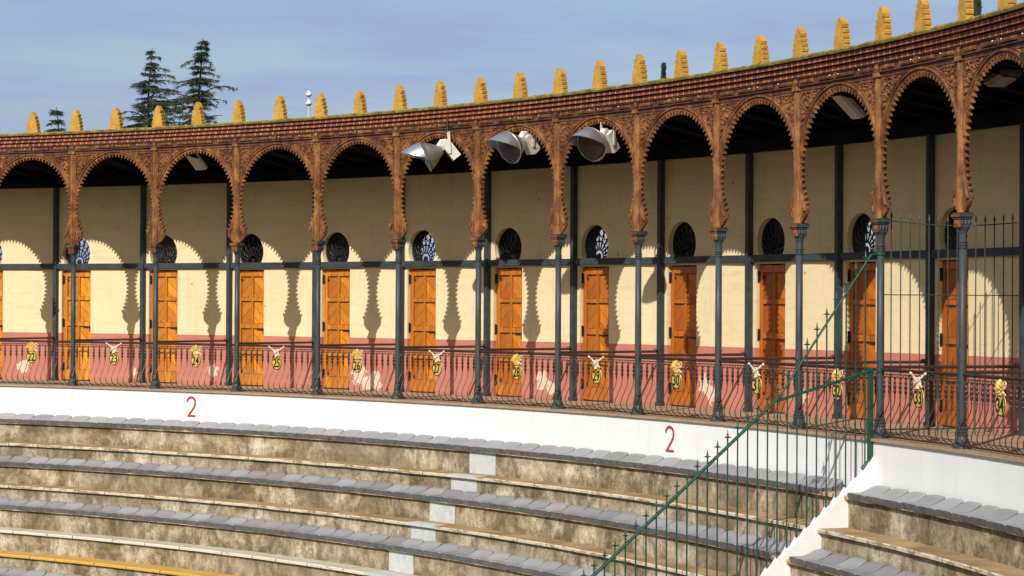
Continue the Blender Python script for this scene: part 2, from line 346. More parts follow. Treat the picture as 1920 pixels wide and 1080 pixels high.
# ------------------------------------------------------------------ mesh builder
class MB:
    def __init__(s): s.v = []; s.f = []; s.uv = []; s.mi = []; s.cur = 0; s.sm = []; s.smooth = False
    def add(s, vs, fs, uvs=None):
        b = len(s.v); s.v += [tuple(p) for p in vs]
        for i, f in enumerate(fs):
            s.f.append(tuple(b + k for k in f)); s.mi.append(s.cur); s.sm.append(s.smooth)
            s.uv.append([uvs[k] for k in f] if uvs else None)
    def box(s, c, d, rot=None):
        x, y, z = d[0] / 2, d[1] / 2, d[2] / 2
        vs = [Vector((a * x, b * y, e * z)) for a in (-1, 1) for b in (-1, 1) for e in (-1, 1)]
        if rot is not None: vs = [rot @ p for p in vs]
        vs = [p + Vector(c) for p in vs]
        s.add(vs, [(0, 1, 3, 2), (4, 6, 7, 5), (0, 4, 5, 1), (2, 3, 7, 6), (0, 2, 6, 4), (1, 5, 7, 3)])
    def tube(s, pts, r, n=6, caps=True):
        pts = [Vector(p) for p in pts]; rs = r if isinstance(r, (list, tuple)) else [r] * len(pts)
        vs = []; ref = None
        for i, p in enumerate(pts):
            d_ = (pts[min(i + 1, len(pts) - 1)] - pts[max(i - 1, 0)]).normalized()
            if ref is None: ref = Vector((0, 0, 1)) if abs(d_.z) < .9 else Vector((1, 0, 0))
            a = d_.cross(ref).normalized(); b = a.cross(d_).normalized(); ref = b
            for k in range(n):
                t_ = 2 * pi * k / n; vs.append(p + a * cos(t_) * rs[i] + b * sin(t_) * rs[i])
        fs = [(i * n + k, i * n + (k + 1) % n, (i + 1) * n + (k + 1) % n, (i + 1) * n + k) for i in range(len(pts) - 1) for k in range(n)]
        if caps: fs += [tuple(range(n - 1, -1, -1)), tuple((len(pts) - 1) * n + k for k in range(n))]
        s.add(vs, fs)
    def lathe(s, prof, n=16, c=(0, 0, 0), rot=None, ry=1.0):
        vs = []
        for r, z in prof:
            for k in range(n):
                t_ = 2 * pi * k / n; p = Vector((r * cos(t_), r * sin(t_) * ry, z))
                if rot is not None: p = rot @ p
                vs.append(p + Vector(c))
        m = len(prof)
        fs = [(i * n + k, i * n + (k + 1) % n, (i + 1) * n + (k + 1) % n, (i + 1) * n + k) for i in range(m - 1) for k in range(n)]
        if prof[0][0] > 1e-4: fs.append(tuple(range(n - 1, -1, -1)))
        if prof[-1][0] > 1e-4: fs.append(tuple((m - 1) * n + k for k in range(n)))
        s.add(vs, fs)
    def prism(s, loops, v0, v1, plane='xz'):
        """loops of (u,z); first is outer, rest holes; extruded along y from v0 to v1"""
        tri = tessellate_polygon([[Vector((a, b, 0)) for a, b in lp] for lp in loops])
        flat = [p for lp in loops for p in lp]; n = len(flat)
        vs = [(a, v0, b) for a, b in flat] + [(a, v1, b) for a, b in flat]
        fs = [tuple(t_) for t_ in tri] + [tuple(k + n for k in reversed(t_)) for t_ in tri]
        o = 0
        for lp in loops:
            m = len(lp)
            fs += [(o + i, o + (i + 1) % m, n + o + (i + 1) % m, n + o + i) for i in range(m)]
            o += m
        s.add(vs, fs)
    def ribbon(s, pts, y, w, h):
        """raised strip that follows a polyline of (u,z): w = half width, y = face depth, h = back depth"""
        n = len(pts); L_, R_ = [], []
        for i in range(n):
            a = Vector(pts[max(i - 1, 0)]); b = Vector(pts[min(i + 1, n - 1)]); d_ = (b - a).normalized(); nn = Vector((-d_.y, d_.x))
            p = Vector(pts[i]); L_.append(p + nn * w); R_.append(p - nn * w)
        vs = [(p.x, h, p.y) for p in L_] + [(p.x, y, p.y) for p in [l * .75 + r * .25 for l, r in zip(L_, R_)]] + [(p.x, y, p.y) for p in [l * .25 + r * .75 for l, r in zip(L_, R_)]] + [(p.x, h, p.y) for p in R_]
        fs = [(j * n + i, j * n + i + 1, (j + 1) * n + i + 1, (j + 1) * n + i) for j in range(3) for i in range(n - 1)]
        s.add(vs, fs)
    def sweep(s, prof, i0, i1, per=4, closed=True, caps=True):
        """profile of (r offset from R, z) swept round the ring from bay index i0 to i1"""
        n = max(1, int(round((i1 - i0) * per))); m = len(prof); vs = []; uv = []
        ln = [0]
        for j in range(1, m + 1):
            a = prof[j - 1]; b = prof[j % m]; ln.append(ln[-1] + sqrt((a[0] - b[0]) ** 2 + (a[1] - b[1]) ** 2))
        mm = m + 1 if closed else m
        for i in range(n + 1):
            a = ang(i0 + (i1 - i0) * i / n)
            for j in range(mm):
                p = prof[j % m]; vs.append(pol(a, R + p[0], p[1])); uv.append((a * R, ln[j]))
        fs = [(i * mm + j, i * mm + j + 1, (i + 1) * mm + j + 1, (i + 1) * mm + j) for i in range(n) for j in range(mm - 1)]
        s.add(vs, fs, uv)
        if caps and closed:
            tri = tessellate_polygon([[Vector((p[0], p[1], 0)) for p in prof]])
            for i, rev in ((0, 0), (n, 1)):
                a = ang(i0 + (i1 - i0) * i / n)
                s.add([pol(a, R + p[0], p[1]) for p in prof], [tuple(t_) for t_ in tri], [(p[0] + 300, p[1]) for p in prof])
    def build(s, name, mats, parent=None, loc=(0, 0, 0), rz=0.0):
        me = bpy.data.meshes.new(name); me.from_pydata(s.v, [], s.f)
        if not isinstance(mats, (list, tuple)): mats = [mats]
        for m in mats: me.materials.append(m)
        if any(u for u in s.uv):
            ul = me.uv_layers.new(name='UVMap'); k = 0
            for f, u in zip(s.f, s.uv):
                for j in range(len(f)):
                    ul.data[k].uv = u[j] if u else (0, 0); k += 1
        me.polygons.foreach_set('material_index', s.mi); me.polygons.foreach_set('use_smooth', s.sm)
        me.update()
        import bmesh
        bm = bmesh.new(); bm.from_mesh(me); bmesh.ops.recalc_face_normals(bm, faces=bm.faces); bm.to_mesh(me); bm.free()
        return link(bpy.data.objects.new(name, me), parent, loc, rz)

def link(o, parent=None, loc=(0, 0, 0), rz=0.0):
    col.objects.link(o); o.location = loc; o.rotation_euler = (0, 0, rz)
    if parent is not None: o.parent = parent
    return o
def empty(name, loc, rz=0.0): 
    o = bpy.data.objects.new(name, None); o.empty_display_size = .2
    return link(o, None, loc, rz)
def tag(o, label=None, cat=None, group=None, kind=None):
    if label: o['label'] = label
    if cat: o['category'] = cat
    if group: o['group'] = group
    if kind: o['kind'] = kind
    return o
KIDS = {}
def kids(o): return [c for c in bpy.data.objects if c.parent == o]
def tree(o): return (o, [tree(c) for c in kids(o)])
def copy_tree(t_, parent=None):
    o, ch = t_
    c_ = o.copy(); col.objects.link(c_); c_.parent = parent if parent is not None else o.parent
    for k in ch: copy_tree(k, c_)
    return c_
def place(o, i, r, z=0.0, off=Vector((0, 0, 0)), extra=0.0):
    o.location = pol(ang(i), r, z) - off; o.rotation_euler = (0, 0, -ang(i) + extra)
def word(n): return ['zeroth', 'first', 'second', 'third', 'fourth', 'fifth', 'sixth', 'seventh', 'eighth', 'ninth', 'tenth', 'eleventh', 'twelfth', 'thirteenth', 'fourteenth', 'fifteenth', 'sixteenth', 'seventeenth', 'eighteenth', 'nineteenth'][n] if n < 20 else (['', '', 'twentieth', 'thirtieth', 'fortieth', 'fiftieth', 'sixtieth', 'seventieth'][n // 10] if n % 10 == 0 else ['', '', 'twenty', 'thirty', 'forty', 'fifty', 'sixty', 'seventy'][n // 10] + '-' + word(n % 10))

FIRST, LAST = -3, 13          # bays built: FIRST .. LAST-1 ; columns FIRST .. LAST
HW = R * sin(D / 2)           # half bay on the column circle
VB = R * cos(D / 2)           # distance of the bay chord
HWW = RW * sin(D / 2); VWW = RW * cos(D / 2)
def plate(k): return 23 + k   # box number of bay k

# ================================================================== setting
b = MB(); b.lathe([(0.001, 0), (R + 700, 0), (R + 3500, 0)], 96)
o = b.build('ground', M_GROUND, None, (0, 0, -5.3)); tag(o, kind='structure')
b = MB(); b.lathe([(0.001, 0), (R - 5.4, 0)], 96)
o = b.build('arena_sand', M_SAND, None, (0, 0, -5.2)); tag(o, kind='structure')
b = MB(); b.sweep([(-.135, 0), (2.36, 0), (2.36, -.16), (-.095, -.16), (-.095, -.035), (-.135, -.035)], FIRST - .1, LAST + .1, 4)
o = b.build('gallery_floor', M_FLOOR); tag(o, kind='structure')

# ================================================================== terraces
def terrace(i0, i1, label):
    e = empty('seating_terrace', pol(ang((i0 + i1) / 2), R - 5, -5.2)); off = e.location
    prof = [(-.12, -.75)]
    for k, (r, z) in enumerate(ROWS):
        prof += [(prof[-1][0], z - .045), (r + .055, z - .045)]
    prof += [(ROWS[-1][0] + .055, -5.3), (-.12, -5.3)]
    prof = prof[1:]
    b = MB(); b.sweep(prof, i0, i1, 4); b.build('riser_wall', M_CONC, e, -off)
    for k, (r, z) in enumerate(ROWS):
        back = (-.12 if k == 0 else ROWS[k - 1][0] + .055) - .003
        b = MB(); b.sweep([(back, z), (r + .012, z), (r, z - .012), (r + .003, z - .045), (back, z - .045)], i0, i1, 8)
        # chips and wear: small wobble of the nosing line
        nv = []
        for v in b.v:
            p = Vector(v); rr = p.xy.length
            if rr < R + r + .02:
                q = noise.noise(p * 3.1) * .006 + noise.noise(p * 11) * .004
                p.x *= 1 + q / rr; p.y *= 1 + q / rr; p.z += noise.noise(p * 1.7) * .004
            nv.append(tuple(p))
        b.v = nv
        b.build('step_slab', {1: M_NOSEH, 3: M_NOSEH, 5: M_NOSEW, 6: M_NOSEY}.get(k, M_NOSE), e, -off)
    tag(e, label, 'terrace')
    return e
ta = terrace(FIRST, 9.97, 'stained concrete seating steps left of the green spiked fence')
terrace(10.03, LAST, 'stained concrete seating steps right of the white sloping wall')
# grey painted walkway marks up the risers
offt = ta.location
for k in range(6):
    r, z = ROWS[k]; zn = ROWS[k + 1][1]
    b = MB(); b.sweep([(r + .050, z - .048), (r + .056, z - .048), (r + .056, zn + .004), (r + .050, zn + .004)], 5.19, 5.52, 12)
    b.build('painted_mark', M_AISLE, ta, -offt)
    if k % 2 == 1:
        b = MB(); b.sweep([(r - .006, z - .04), (r - .006, z + .006), (r + .2, z + .006), (r + .2, z - .04)], 5.16, 5.54, 12)
        b.build('painted_mark', M_AISLE, ta, -offt)

# white parapet under the gallery edge
pe = empty('parapet_wall', pol(ang(5), R - .1, -.75)); off = pe.location
b = MB(); b.sweep([(-.10, -.035), (-.10, -.76), (.10, -.76), (.10, -.165), (-.093, -.165), (-.093, -.035)], FIRST, LAST, 4)
b.build('whitewashed_face', M_WHITE, pe, -off)
tag(pe, 'long curved whitewashed parapet wall carrying two red numbers under the gallery', 'wall')
def text_mesh(txt, wd, ht, depth=.004, bold=0.0):
    cu = bpy.data.curves.new('lettering', 'FONT'); cu.body = txt; cu.extrude = depth; cu.offset = bold; cu.resolution_u = 4
    ob = bpy.data.objects.new('lettering', cu); col.objects.link(ob)
    dg = bpy.context.evaluated_depsgraph_get(); me = bpy.data.meshes.new_from_object(ob.evaluated_get(dg))
    bpy.data.objects.remove(ob)
    xs = [v.co.x for v in me.vertices]; ys = [v.co.y for v in me.vertices]
    x0, x1, y0, y1 = min(xs), max(xs), min(ys), max(ys)
    for v in me.vertices:
        x = (v.co.x - (x0 + x1) / 2) / (x1 - x0) * wd; y = (v.co.y - y0) / (y1 - y0) * ht; z = v.co.z
        v.co = (x, -z, y)
    me.update(); return me
def numeral_two():
    cl = [(-.098 + 0, .262)] + [(.098 * cos(t_), .262 + .085 * sin(t_)) for t_ in [pi - .15 - (pi - .1) * q / 14 for q in range(15)]][1:] + [(.096, .235), (.085, .20), (.045, .145), (-.02, .075), (-.075, .012), (-.092, .019)]
    pts = cl[:-1]; w_ = .021; Lp, Rp = [], []
    for i in range(len(pts)):
        a_ = Vector(pts[max(i - 1, 0)]); c_ = Vector(pts[min(i + 1, len(pts) - 1)]); d_ = (c_ - a_).normalized(); nn = Vector((-d_.y, d_.x)); p = Vector(pts[i]); Lp.append(p + nn * w_); Rp.append(p - nn * w_)
    b = MB(); vs = [(p.x, 0, p.y) for p in Lp] + [(p.x, 0, p.y) for p in Rp]; n = len(pts)
    b.add(vs, [(i, i + 1, n + i + 1, n + i) for i in range(n - 1)])
    b.add([(-.098, -.001, 0), (.108, -.001, 0), (.108, -.001, .036), (-.098, -.001, .036)], [(0, 1, 2, 3)])
    return b
for i in (1.495, 7.478):
    o = numeral_two().build('painted_number', M_RED, pe); place(o, i, R - .1045, -.475, off)
    o['label'] = 'red painted number 2'

# outer wall below the gallery
b = MB(); b.sweep([(2.05, -.17), (2.34, -.17), (2.34, -5.3), (2.05, -5.3)], FIRST, LAST, 3)
o = b.build('foundation_wall', M_WHITE); tag(o, 'plain lower wall beneath the gallery behind the terraces', 'wall')

# ================================================================== gallery building
G = empty('bullring_gallery', pol(ang(5), R, 0)); GO = G.location.copy()
tag(G, 'long curved gallery with carved brown horseshoe arches, cream wall and yellow battlements', 'gallery')

# opening outline of an arch (u, z), from left foot over the crown to right foot
RC, ZC = .945, 3.30
def arch_line(off=0.0, step=.02, zmin=2.80):
    a1 = math.acos((zmin - ZC) / RC)
    n = int(2 * a1 * RC / step); return [((RC + off) * sin(-a1 + 2 * a1 * i / n), ZC + (RC + off) * cos(-a1 + 2 * a1 * i / n)) for i in range(n + 1)]
a1 = math.acos((2.80 - ZC) / RC)
nt_ = int(2 * a1 * RC / .079)
openl = []
for i in range(nt_):
    for fr, ins in ((0, 0), (.27, .002), (.31, .030), (.44, .052), (.56, .052), (.69, .030), (.73, .002)):
        a = -a1 + 2 * a1 * (i + fr) / nt_; q = RC - ins; openl.append((q * sin(a), ZC + q * cos(a)))
a = a1; openl.append((RC * sin(a), ZC + RC * cos(a)))
foot = [(.945, 2.605), (.925, 2.625), (.885, 2.645), (.84, 2.685), (.805, 2.73)]
poly = [(-HW, 2.605)] + [(-x, z) for x, z in foot] + openl + [(x, z) for x, z in reversed(foot)] + [(HW, 2.605), (HW, 4.275), (-HW, 4.275)]
b = MB(); b.prism([poly], -.02, .02)
b.ribbon(arch_line(.050, .03, 2.78), -.042, .020, -.02); b.ribbon(arch_line(.092, .03, 2.95), -.034, .010, -.02)
b.ribbon(arch_line(.050, .03, 2.78), .042, .020, .02)
for sg in (-1, 1):
    # pendant leaf on the bulb
    for du, z0, z1 in ((.10, 2.66, 3.15), (.155, 2.68, 2.98), (.055, 2.62, 3.5)):
        x = HW - du
        b.ribbon([(sg * (x + .02), z0), (sg * (x - .012), (z0 * .7 + z1 * .3)), (sg * (x + .012), (z0 + z1) / 2), (sg * (x + .04), z1)], -.036, .012, -.02)
# frame of the spandrel panels
for sg in (-1, 1):
    b.box((sg * (HW - .075), -.03, 3.85), (.02, .024, .80)); b.box((sg * (HW - .25), -.03, 4.255), (.37, .024, .022))
arch0 = b.build('arch_panel', M_BROWN, G)
# carved relief as a height field: scrolls and leaves
st = .0105; nu = int((HW - .06) / st); nz_ = int((4.25 - 3.0) / st)
def relief(u, z):
    p = Vector((u * 7, z * 7, 3.3)); wv = noise.noise_vector(p)
    vd = noise.voronoi(Vector((u * 19 + wv.x * 1.2, z * 19 + wv.y * 1.2, .5)))[0]
    sw = sin(vd[0] * 15 + u * 9); v_ = noise.noise(Vector((u * 60, z * 60, 9)))
    return max(0.0, min(1.0, .5 + .75 * sw + v_ * .5)) * min(1.0, (vd[1] - vd[0]) * 4 + .15)
for sg in (-1, 1):
    b = MB(); idx = {}
    for j in range(nz_ + 1):
        for i in range(nu + 1):
            u = sg * ((HW - .06) - i * st); z = 3.0 + j * st
            if abs(u) > .02 and sqrt(u * u + (z - ZC) ** 2) > RC + .106:
                idx[(i, j)] = len(b.v); b.v.append((u, -.010 - .036 * relief(abs(u), z), z))
    for (i, j), a_ in idx.items():
        q = [idx.get((i + 1, j)), idx.get((i + 1, j + 1)), idx.get((i, j + 1))]
        if None not in q: b.f.append((a_, *q)); b.mi.append(0); b.sm.append(False); b.uv.append(None)
    b.build('spandrel_carving', M_SPAND, arch0)
tA = tree(arch0)
for k in range(FIRST, LAST):
    o = arch0 if k == FIRST else copy_tree(tA)
    place(o, k + .5, VB, 0, GO)

# column
b = MB(); b.smooth = True
b.lathe([(.050, .24), (.046, .30), (.046, 1.2), (.044, 2.22)], 16)
c0 = b.build('column', M_IRON, G)
b = MB(); b.lathe([(.105, 0), (.105, .03), (.088, .05), (.090, .075), (.072, .10), (.060, .135), (.068, .145), (.068, .16), (.055, .17), (.064, .18), (.064, .195), (.053, .205), (.062, .215), (.062, .23), (.050, .245)], 16)
b.build('column_base', M_IRON, c0)
b = MB()
for z in (2.21, 2.24, 2.27): b.lathe([(.046, z), (.056, z + .006), (.056, z + .014), (.046, z + .02)], 16)
b.lathe([(.045, 2.20), (.046, 2.36), (.054, 2.40), (.075, 2.44), (.060, 2.445)], 16)
b.box((0, 0, 2.49), (.13, .13, .09)); b.box((0, 0, 2.545), (.155, .155, .022)); b.box((0, 0, 2.572), (.185, .185, .030)); b.box((0, 0, 2.596), (.165, .165, .018))
for sx, sy in ((1, 0), (-1, 0), (0, 1)):
    for q in (-.04, 0, .04): b.lathe([(.001, -.035), (.014, -.01), (.012, .02), (.001, .04)], 6, (sx * .066 + (q if sy else 0), sy * .066 + (q if sx else 0), 2.49))
b.build('capital', M_IRON, c0)
b = MB(); b.box((0, -.0715, 2.49), (.134, .012, .096)); b.box((0, -.0835, 2.545), (.16, .012, .022)); b.box((0, -.0975, 2.572), (.19, .012, .032))
for q in (-.04, 0, .04): b.lathe([(.001, -.04), (.013, -.01), (.011, .02), (.001, .04)], 6, (q, -.078, 2.49))
b.build('capital_facing', M_BROWN, c0)
b = MB()
prof = [(-.052, -.030), (-.040, -.058), (-.030, -.058), (-.022, -.040), (-.012, -.066), (.012, -.066), (.022, -.040), (.030, -.058), (.040, -.058), (.052, -.030), (.052, .03), (.03, .055), (-.03, .055), (-.052, .03)]
m = len(prof); vs = [(x, y, 2.605) for x, y in prof] + [(x, y, 4.33) for x, y in prof]
b.add(vs, [(i, (i + 1) % m, m + (i + 1) % m, m + i) for i in range(m)])
b.box((0, -.05, 4.305), (.14, .06, .05))
b.build('pier_post', M_PIER, c0)
tC = tree(c0)
for k in range(FIRST, LAST + 1):
    o = c0 if k == FIRST else copy_tree(tC)
    place(o, k, R, 0, GO)

# entablature
b = MB(); b.sweep([(-.03, 4.275), (-.045, 4.275), (-.045, 4.325), (-.075, 4.333), (-.075, 4.345), (-.05, 4.352), (-.05, 4.425), (-.07, 4.43), (-.07, 4.447), (.06, 4.447), (.06, 4.275)], FIRST, LAST, 4)
b.build('frieze', M_FRIEZE, G, -GO)
b = MB()
for q in range(4):
    u = -HW + .22 + q * (2 * HW - .44) / 3; 
    wd = .16 if q in (0, 3) else .19
    b.box((u * .93, -.056, 4.389), (wd * 2, .016, .012 if 0 else .046)); b.box((u * .93, -.064, 4.389), (wd * 2 - .05, .012, .022))
for u in (0, HW - .012, -HW + .012):
    for an in (0, pi / 4, pi / 2, 3 * pi / 4):
        b.box((u, -.064, 4.389), (.085, .02, .014), Matrix.Rotation(an, 3, 'Y'))
    b.lathe([(.001, -.026), (.024, -.016), (.03, 0)], 10, (u, -.062, 4.389), Matrix.Rotation(-pi / 2, 3, 'X'))
f0 = b.build('frieze_carving', M_BROWN, G)
b = MB(); b.smooth = True
for u in (-.10, .11, .62): b.lathe([(.001, -.009), (.008, -.005), (.009, .005), (.001, .009)], 8, (u, -.083, 4.40))
b.build('stud', M_ENAMEL, f0)
tF = tree(f0)
for k in range(FIRST, LAST):
    o = f0 if k == FIRST else copy_tree(tF)
    place(o, k + .5, VB, 0, GO)
for n_, (r_, z0, z1) in enumerate(((-.085, 4.449, 4.498), (-.125, 4.516, 4.562), (-.165, 4.580, 4.626))):
    b = MB(); b.sweep([(r_, z0), (r_, z1), (.15, z1), (.15, z0)], FIRST, LAST, 4)
    for i_, u_ in enumerate(b.uv):
        if u_: b.uv[i_] = [(x + n_ * .37, y + .07) for x, y in u_]
    b.build('brick_course', M_BRICK, G, -GO)
    b = MB(); b.sweep([(r_ + .03, z1 + .0), (r_ + .03, z1 + .0175), (.15, z1 + .0175), (.15, z1)], FIRST, LAST, 4, caps=False)
    b.build('mortar_joint', M_BROWN, G, -GO)
b = MB(); b.sweep([(-.205, 4.640), (-.215, 4.668), (-.19, 4.692), (.0, 4.705), (.20, 4.705), (.20, 4.640)], FIRST, LAST, 30)
nv = []
for v in b.v:
    p = Vector(v); q = noise.noise(p * 4) * .010 + noise.noise(p * 17) * .008
    p.z += q if p.z > 4.65 else q * .4; nv.append(tuple(p))
b.v = nv
b.build('mossy_coping', M_MOSS, G, -GO)

# merlons
def merlon(seed):
    rnd = random.Random(seed); hw = [.131, .127, .115, .098, .077, .06]; z = -.03; pr = []
    for i, h in enumerate(hw[:5]):
        z1 = z + (.095 if i == 0 else .066)
        pr += [(h - .022 + rnd.uniform(-.003, .003), z), (h - .008 + rnd.uniform(-.003, .005), z + .014), (h + rnd.uniform(-.004, .004), z1 - .014), (h - .006, z1 - .002)]
        z = z1
    pr += [(.050, z + .012), (.042, z + .034), (.024, z + .056), (.006, z + .076)]
    b = MB(); lp = [(x, q) for x, q in pr] + [(-x, q) for x, q in reversed(pr)]
    b.prism([lp], -.045, .045)
    return b
pm_ = [merlon(s_).build('merlon', M_OCHRE, G) for s_ in range(4)]
for q in range(FIRST * 2, LAST * 2 + 1):
    o = pm_[q % 4] if q < FIRST * 2 + 4 else pm_[q % 4].copy()
    if q >= FIRST * 2 + 4: col.objects.link(o)
    rr = random.Random(q); place(o, q / 2 + .02 + rr.uniform(-.012, .012), R - .01, 4.70, GO, rr.uniform(-.06, .06)); o.scale = (rr.uniform(.95, 1.05), 1, rr.uniform(.95, 1.04))

# gallery back wall, bay by bay with door and fanlight openings
DU = -.28 * 2 * HWW; DW = .366; ZF = 2.487; RF = .347
circ = [(DU + RF * cos(t_), max(2.205 + .001 * (t_ > 4.71), ZF + RF * sin(t_))) for t_ in [2 * pi * i / 40 for i in range(40)]]
circ = [p for i, p in enumerate(circ) if p[1] > 2.207] + [(DU + .19, 2.205), (DU - .19, 2.205)][::1]
circ.sort(key=lambda p: math.atan2(p[1] - 2.4, p[0] - DU))
outer = [(-HWW, 0), (DU - DW, 0), (DU - DW, 2.165), (DU + DW, 2.165), (DU + DW, 0), (HWW, 0), (HWW, 3.95), (-HWW, 3.95)]
b = MB(); b.prism([outer, circ], 0, .30)
wall0 = b.build('wall_bay', M_WALL, G)
for k in range(FIRST, LAST):
    o = wall0 if k == FIRST else wall0.copy()
    if k > FIRST: col.objects.link(o)
    place(o, k + .5, VWW, 0, GO)
# lintel beam, ledge beam, posts, ceiling, roof
b = MB(); b.sweep([(1.985, 3.79), (1.90, 3.79), (1.90, 3.99), (1.985, 3.99)], FIRST, LAST, 3); b.build('ceiling_beam', M_LINTEL, G, -GO)
b = MB(); b.sweep([(1.995, 2.195), (1.93, 2.195), (1.93, 2.295), (1.995, 2.295)], FIRST, LAST, 3); b.build('cross_beam', M_POST, G, -GO)
b = MB(); b.box((0, .075, 1.95), (.078, .09, 3.9)); b.box((0, .07, .03), (.11, .11, .06))
p0 = b.build('wall_post', M_POST, G)
for k in range(FIRST, LAST + 1):
    o = p0 if k == FIRST else p0.copy()
    if k > FIRST: col.objects.link(o)
    place(o, k, R + 1.875, 0, GO)
b = MB(); b.sweep([(-.02, 4.452), (-.02, 4.40), (2.35, 3.96), (2.35, 4.012)], FIRST, LAST, 3); b.build('sloping_ceiling', M_CEIL, G, -GO)
b = MB(); b.box((0, 1.0, 0), (.06, 2.02, .09), Matrix.Rotation(-.184, 3, 'X'))
rf0 = b.build('rafter', M_CEIL, G)
for q in range(FIRST * 3, LAST * 3):
    o = rf0 if q == FIRST * 3 else rf0.copy()
    if q > FIRST * 3: col.objects.link(o)
    place(o, q / 3 + .17, R, 4.15, GO)
b = MB(); b.sweep([(.16, 4.60), (2.75, 4.08), (2.75, 4.02), (.16, 4.52)], FIRST, LAST, 4); b.build('tiled_roof', M_TILE, G, -GO)

# door
b = MB(); b.box((0, .024, 1.10), (.632, .04, 2.16))
for sx, wd in ((-.27, .075), (.28, .055)): b.box((sx, -.018, 1.085), (wd, .044, 2.10))
b.box((.01, -.018, 1.075), (.045, .040, 1.98))
for z, h in ((.125, .20), (.625, .06), (1.12, .085), (1.615, .065), (2.09, .10)): b.box((.004, -.020, z), (.49, .052, h))
d0 = b.build('door', M_WOOD, G)
for ix, (x0, x1, mt) in enumerate(((-.2325, -.0125, M_WOODL), (.0325, .2525, M_WOODR))):
    for z0, z1 in ((.225, .595), (.655, 1.077), (1.163, 1.582), (1.648, 2.04)):
        b = MB(); b.box((0, 0, 0), (x1 - x0 - .012, .012, z1 - z0 - .012)); b.build('door_board', mt, d0, ((x0 + x1) / 2, -.008 + .003, (z0 + z1) / 2))
for z in (.28, 1.13, 1.98):
    b = MB(); b.box((-.30, -.036, z), (.035, .022, .15)); b.box((-.255, -.030, z), (.09, .010, .035)); b.box((-.315, -.05, z), (.02, .03, .17)); b.build('hinge', M_BLACK, d0)
b = MB(); b.box((.18, -.034, 1.065), (.16, .018, .020)); b.box((.265, -.034, 1.045), (.030, .025, .065)); b.tube([(.25, -.04, 1.0), (.262, -.05, .97), (.275, -.04, .99)], .006, 5); b.build('latch', M_BLACK, d0)
tD = tree(d0)
# fanlight
def fan(kind):
    b = MB(); ctr = Vector((0, 0, ZF - .16)); y = .0
    for ring_r, thick in ((RF - .008, .016),):
        b.tube([(ring_r * cos(t_), y, ZF + ring_r * sin(t_)) for t_ in [2 * pi * i / 40 for i in range(41)]], thick, 6)
    inner = .105
    b.tube([(inner * cos(t_), y, ctr.z + inner * sin(t_)) for t_ in [2 * pi * i / 20 for i in range(21)]], .009, 5)
    b.tube([(.045 * cos(t_), y, ctr.z + .045 * sin(t_)) for t_ in [2 * pi * i / 12 for i in range(13)]], .011, 5)
    def hit(an):
        dx, dz = cos(an), sin(an); oz = ctr.z - ZF; bq = oz * dz; return -bq + sqrt(bq * bq - (oz * oz - (RF - .01) ** 2))
    n = 13
    for i in range(n):
        an = radians(-20 + 220 * i / (n - 1)); h = hit(an); d_ = Vector((cos(an), 0, sin(an)))
        b.tube([ctr + d_ * inner, ctr + d_ * h], .0125, 5)
        if i < n - 1:
            an2 = radians(-20 + 220 * (i + .5) / (n - 1)); h2 = hit(an2); dm = Vector((cos(an2), 0, sin(an2))); dn_ = Vector((cos(an + radians(220 / (n - 1))), 0, sin(an + radians(220 / (n - 1)))))
            hn = hit(an + radians(220 / (n - 1)))
            b.tube([ctr + d_ * (h * .80), ctr + dm * (h2 * .92), ctr + dn_ * (hn * .80)], .011, 5)
            b.tube([ctr + d_ * (h * .80), ctr + dm * (h2 * .62), ctr + dn_ * (hn * .80)], .009, 5)
            b.tube([ctr + d_ * (h * .56), ctr + dm * (h2 * .47), ctr + dn_ * (hn * .56)], .010, 5)
    b.lathe([(.001, -.02), (.035, -.01), (.035, .01), (.001, .02)], 10, ctr, Matrix.Rotation(pi / 2, 3, 'X'))
    o = b.build('fanlight_grille', M_BLACK, G)
    b = MB(); b.lathe([(RF + .004, .0), (RF - .006, .0), (RF - .006, .215), (RF + .004, .215)], 40, (0, -.01, ZF), Matrix.Rotation(-pi / 2, 3, 'X')); b.f = b.f[:-2]; b.mi = b.mi[:-2]; b.sm = b.sm[:-2]; b.uv = b.uv[:-2]
    b.build('reveal_dark_tube', M_BLACK, o)  # black tube added behind the grille to darken the wall reveal
    if kind:
        b = MB(); b.lathe([(.001, 0), (RF + .01, 0)], 32, (0, .06, ZF), Matrix.Rotation(pi / 2, 3, 'X')); b.lathe([(.001, 0), (RF + .01, 0)], 32, (0, .075, ZF), Matrix.Rotation(pi / 2, 3, 'X'))
        b.build('pane', M_GLASSD if kind == 1 else M_GLASSF, o)
    return o
fans = [fan(0), fan(1), fan(2)]
tFan = [tree(o) for o in fans]; usedf = set()
KIND = {-2: 0, -1: 0, 0: 2, 1: 2, 2: 1, 3: 0, 4: 1, 5: 0, 6: 1, 7: 1, 8: 0, 9: 0, 10: 1, 11: 1}
doff = Matrix.Rotation(0, 3, 'Z')
for k in range(FIRST, LAST):
    a = ang(k + .5); tv = Vector((cos(a), -sin(a), 0)); nvv = Vector((sin(a), cos(a), 0))
    base = nvv * VWW + tv * DU
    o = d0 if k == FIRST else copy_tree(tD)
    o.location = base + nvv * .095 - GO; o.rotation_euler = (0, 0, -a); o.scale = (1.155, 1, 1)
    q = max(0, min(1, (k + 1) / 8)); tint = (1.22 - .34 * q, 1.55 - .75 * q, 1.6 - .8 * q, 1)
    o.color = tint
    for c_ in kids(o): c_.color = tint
    kd = KIND.get(k, 1)
    if kd in usedf: f_ = copy_tree(tFan[kd])
    else: f_ = fans[kd]; usedf.add(kd)
    f_.location = base + nvv * .095 - GO; f_.rotation_euler = (0, 0, -a)

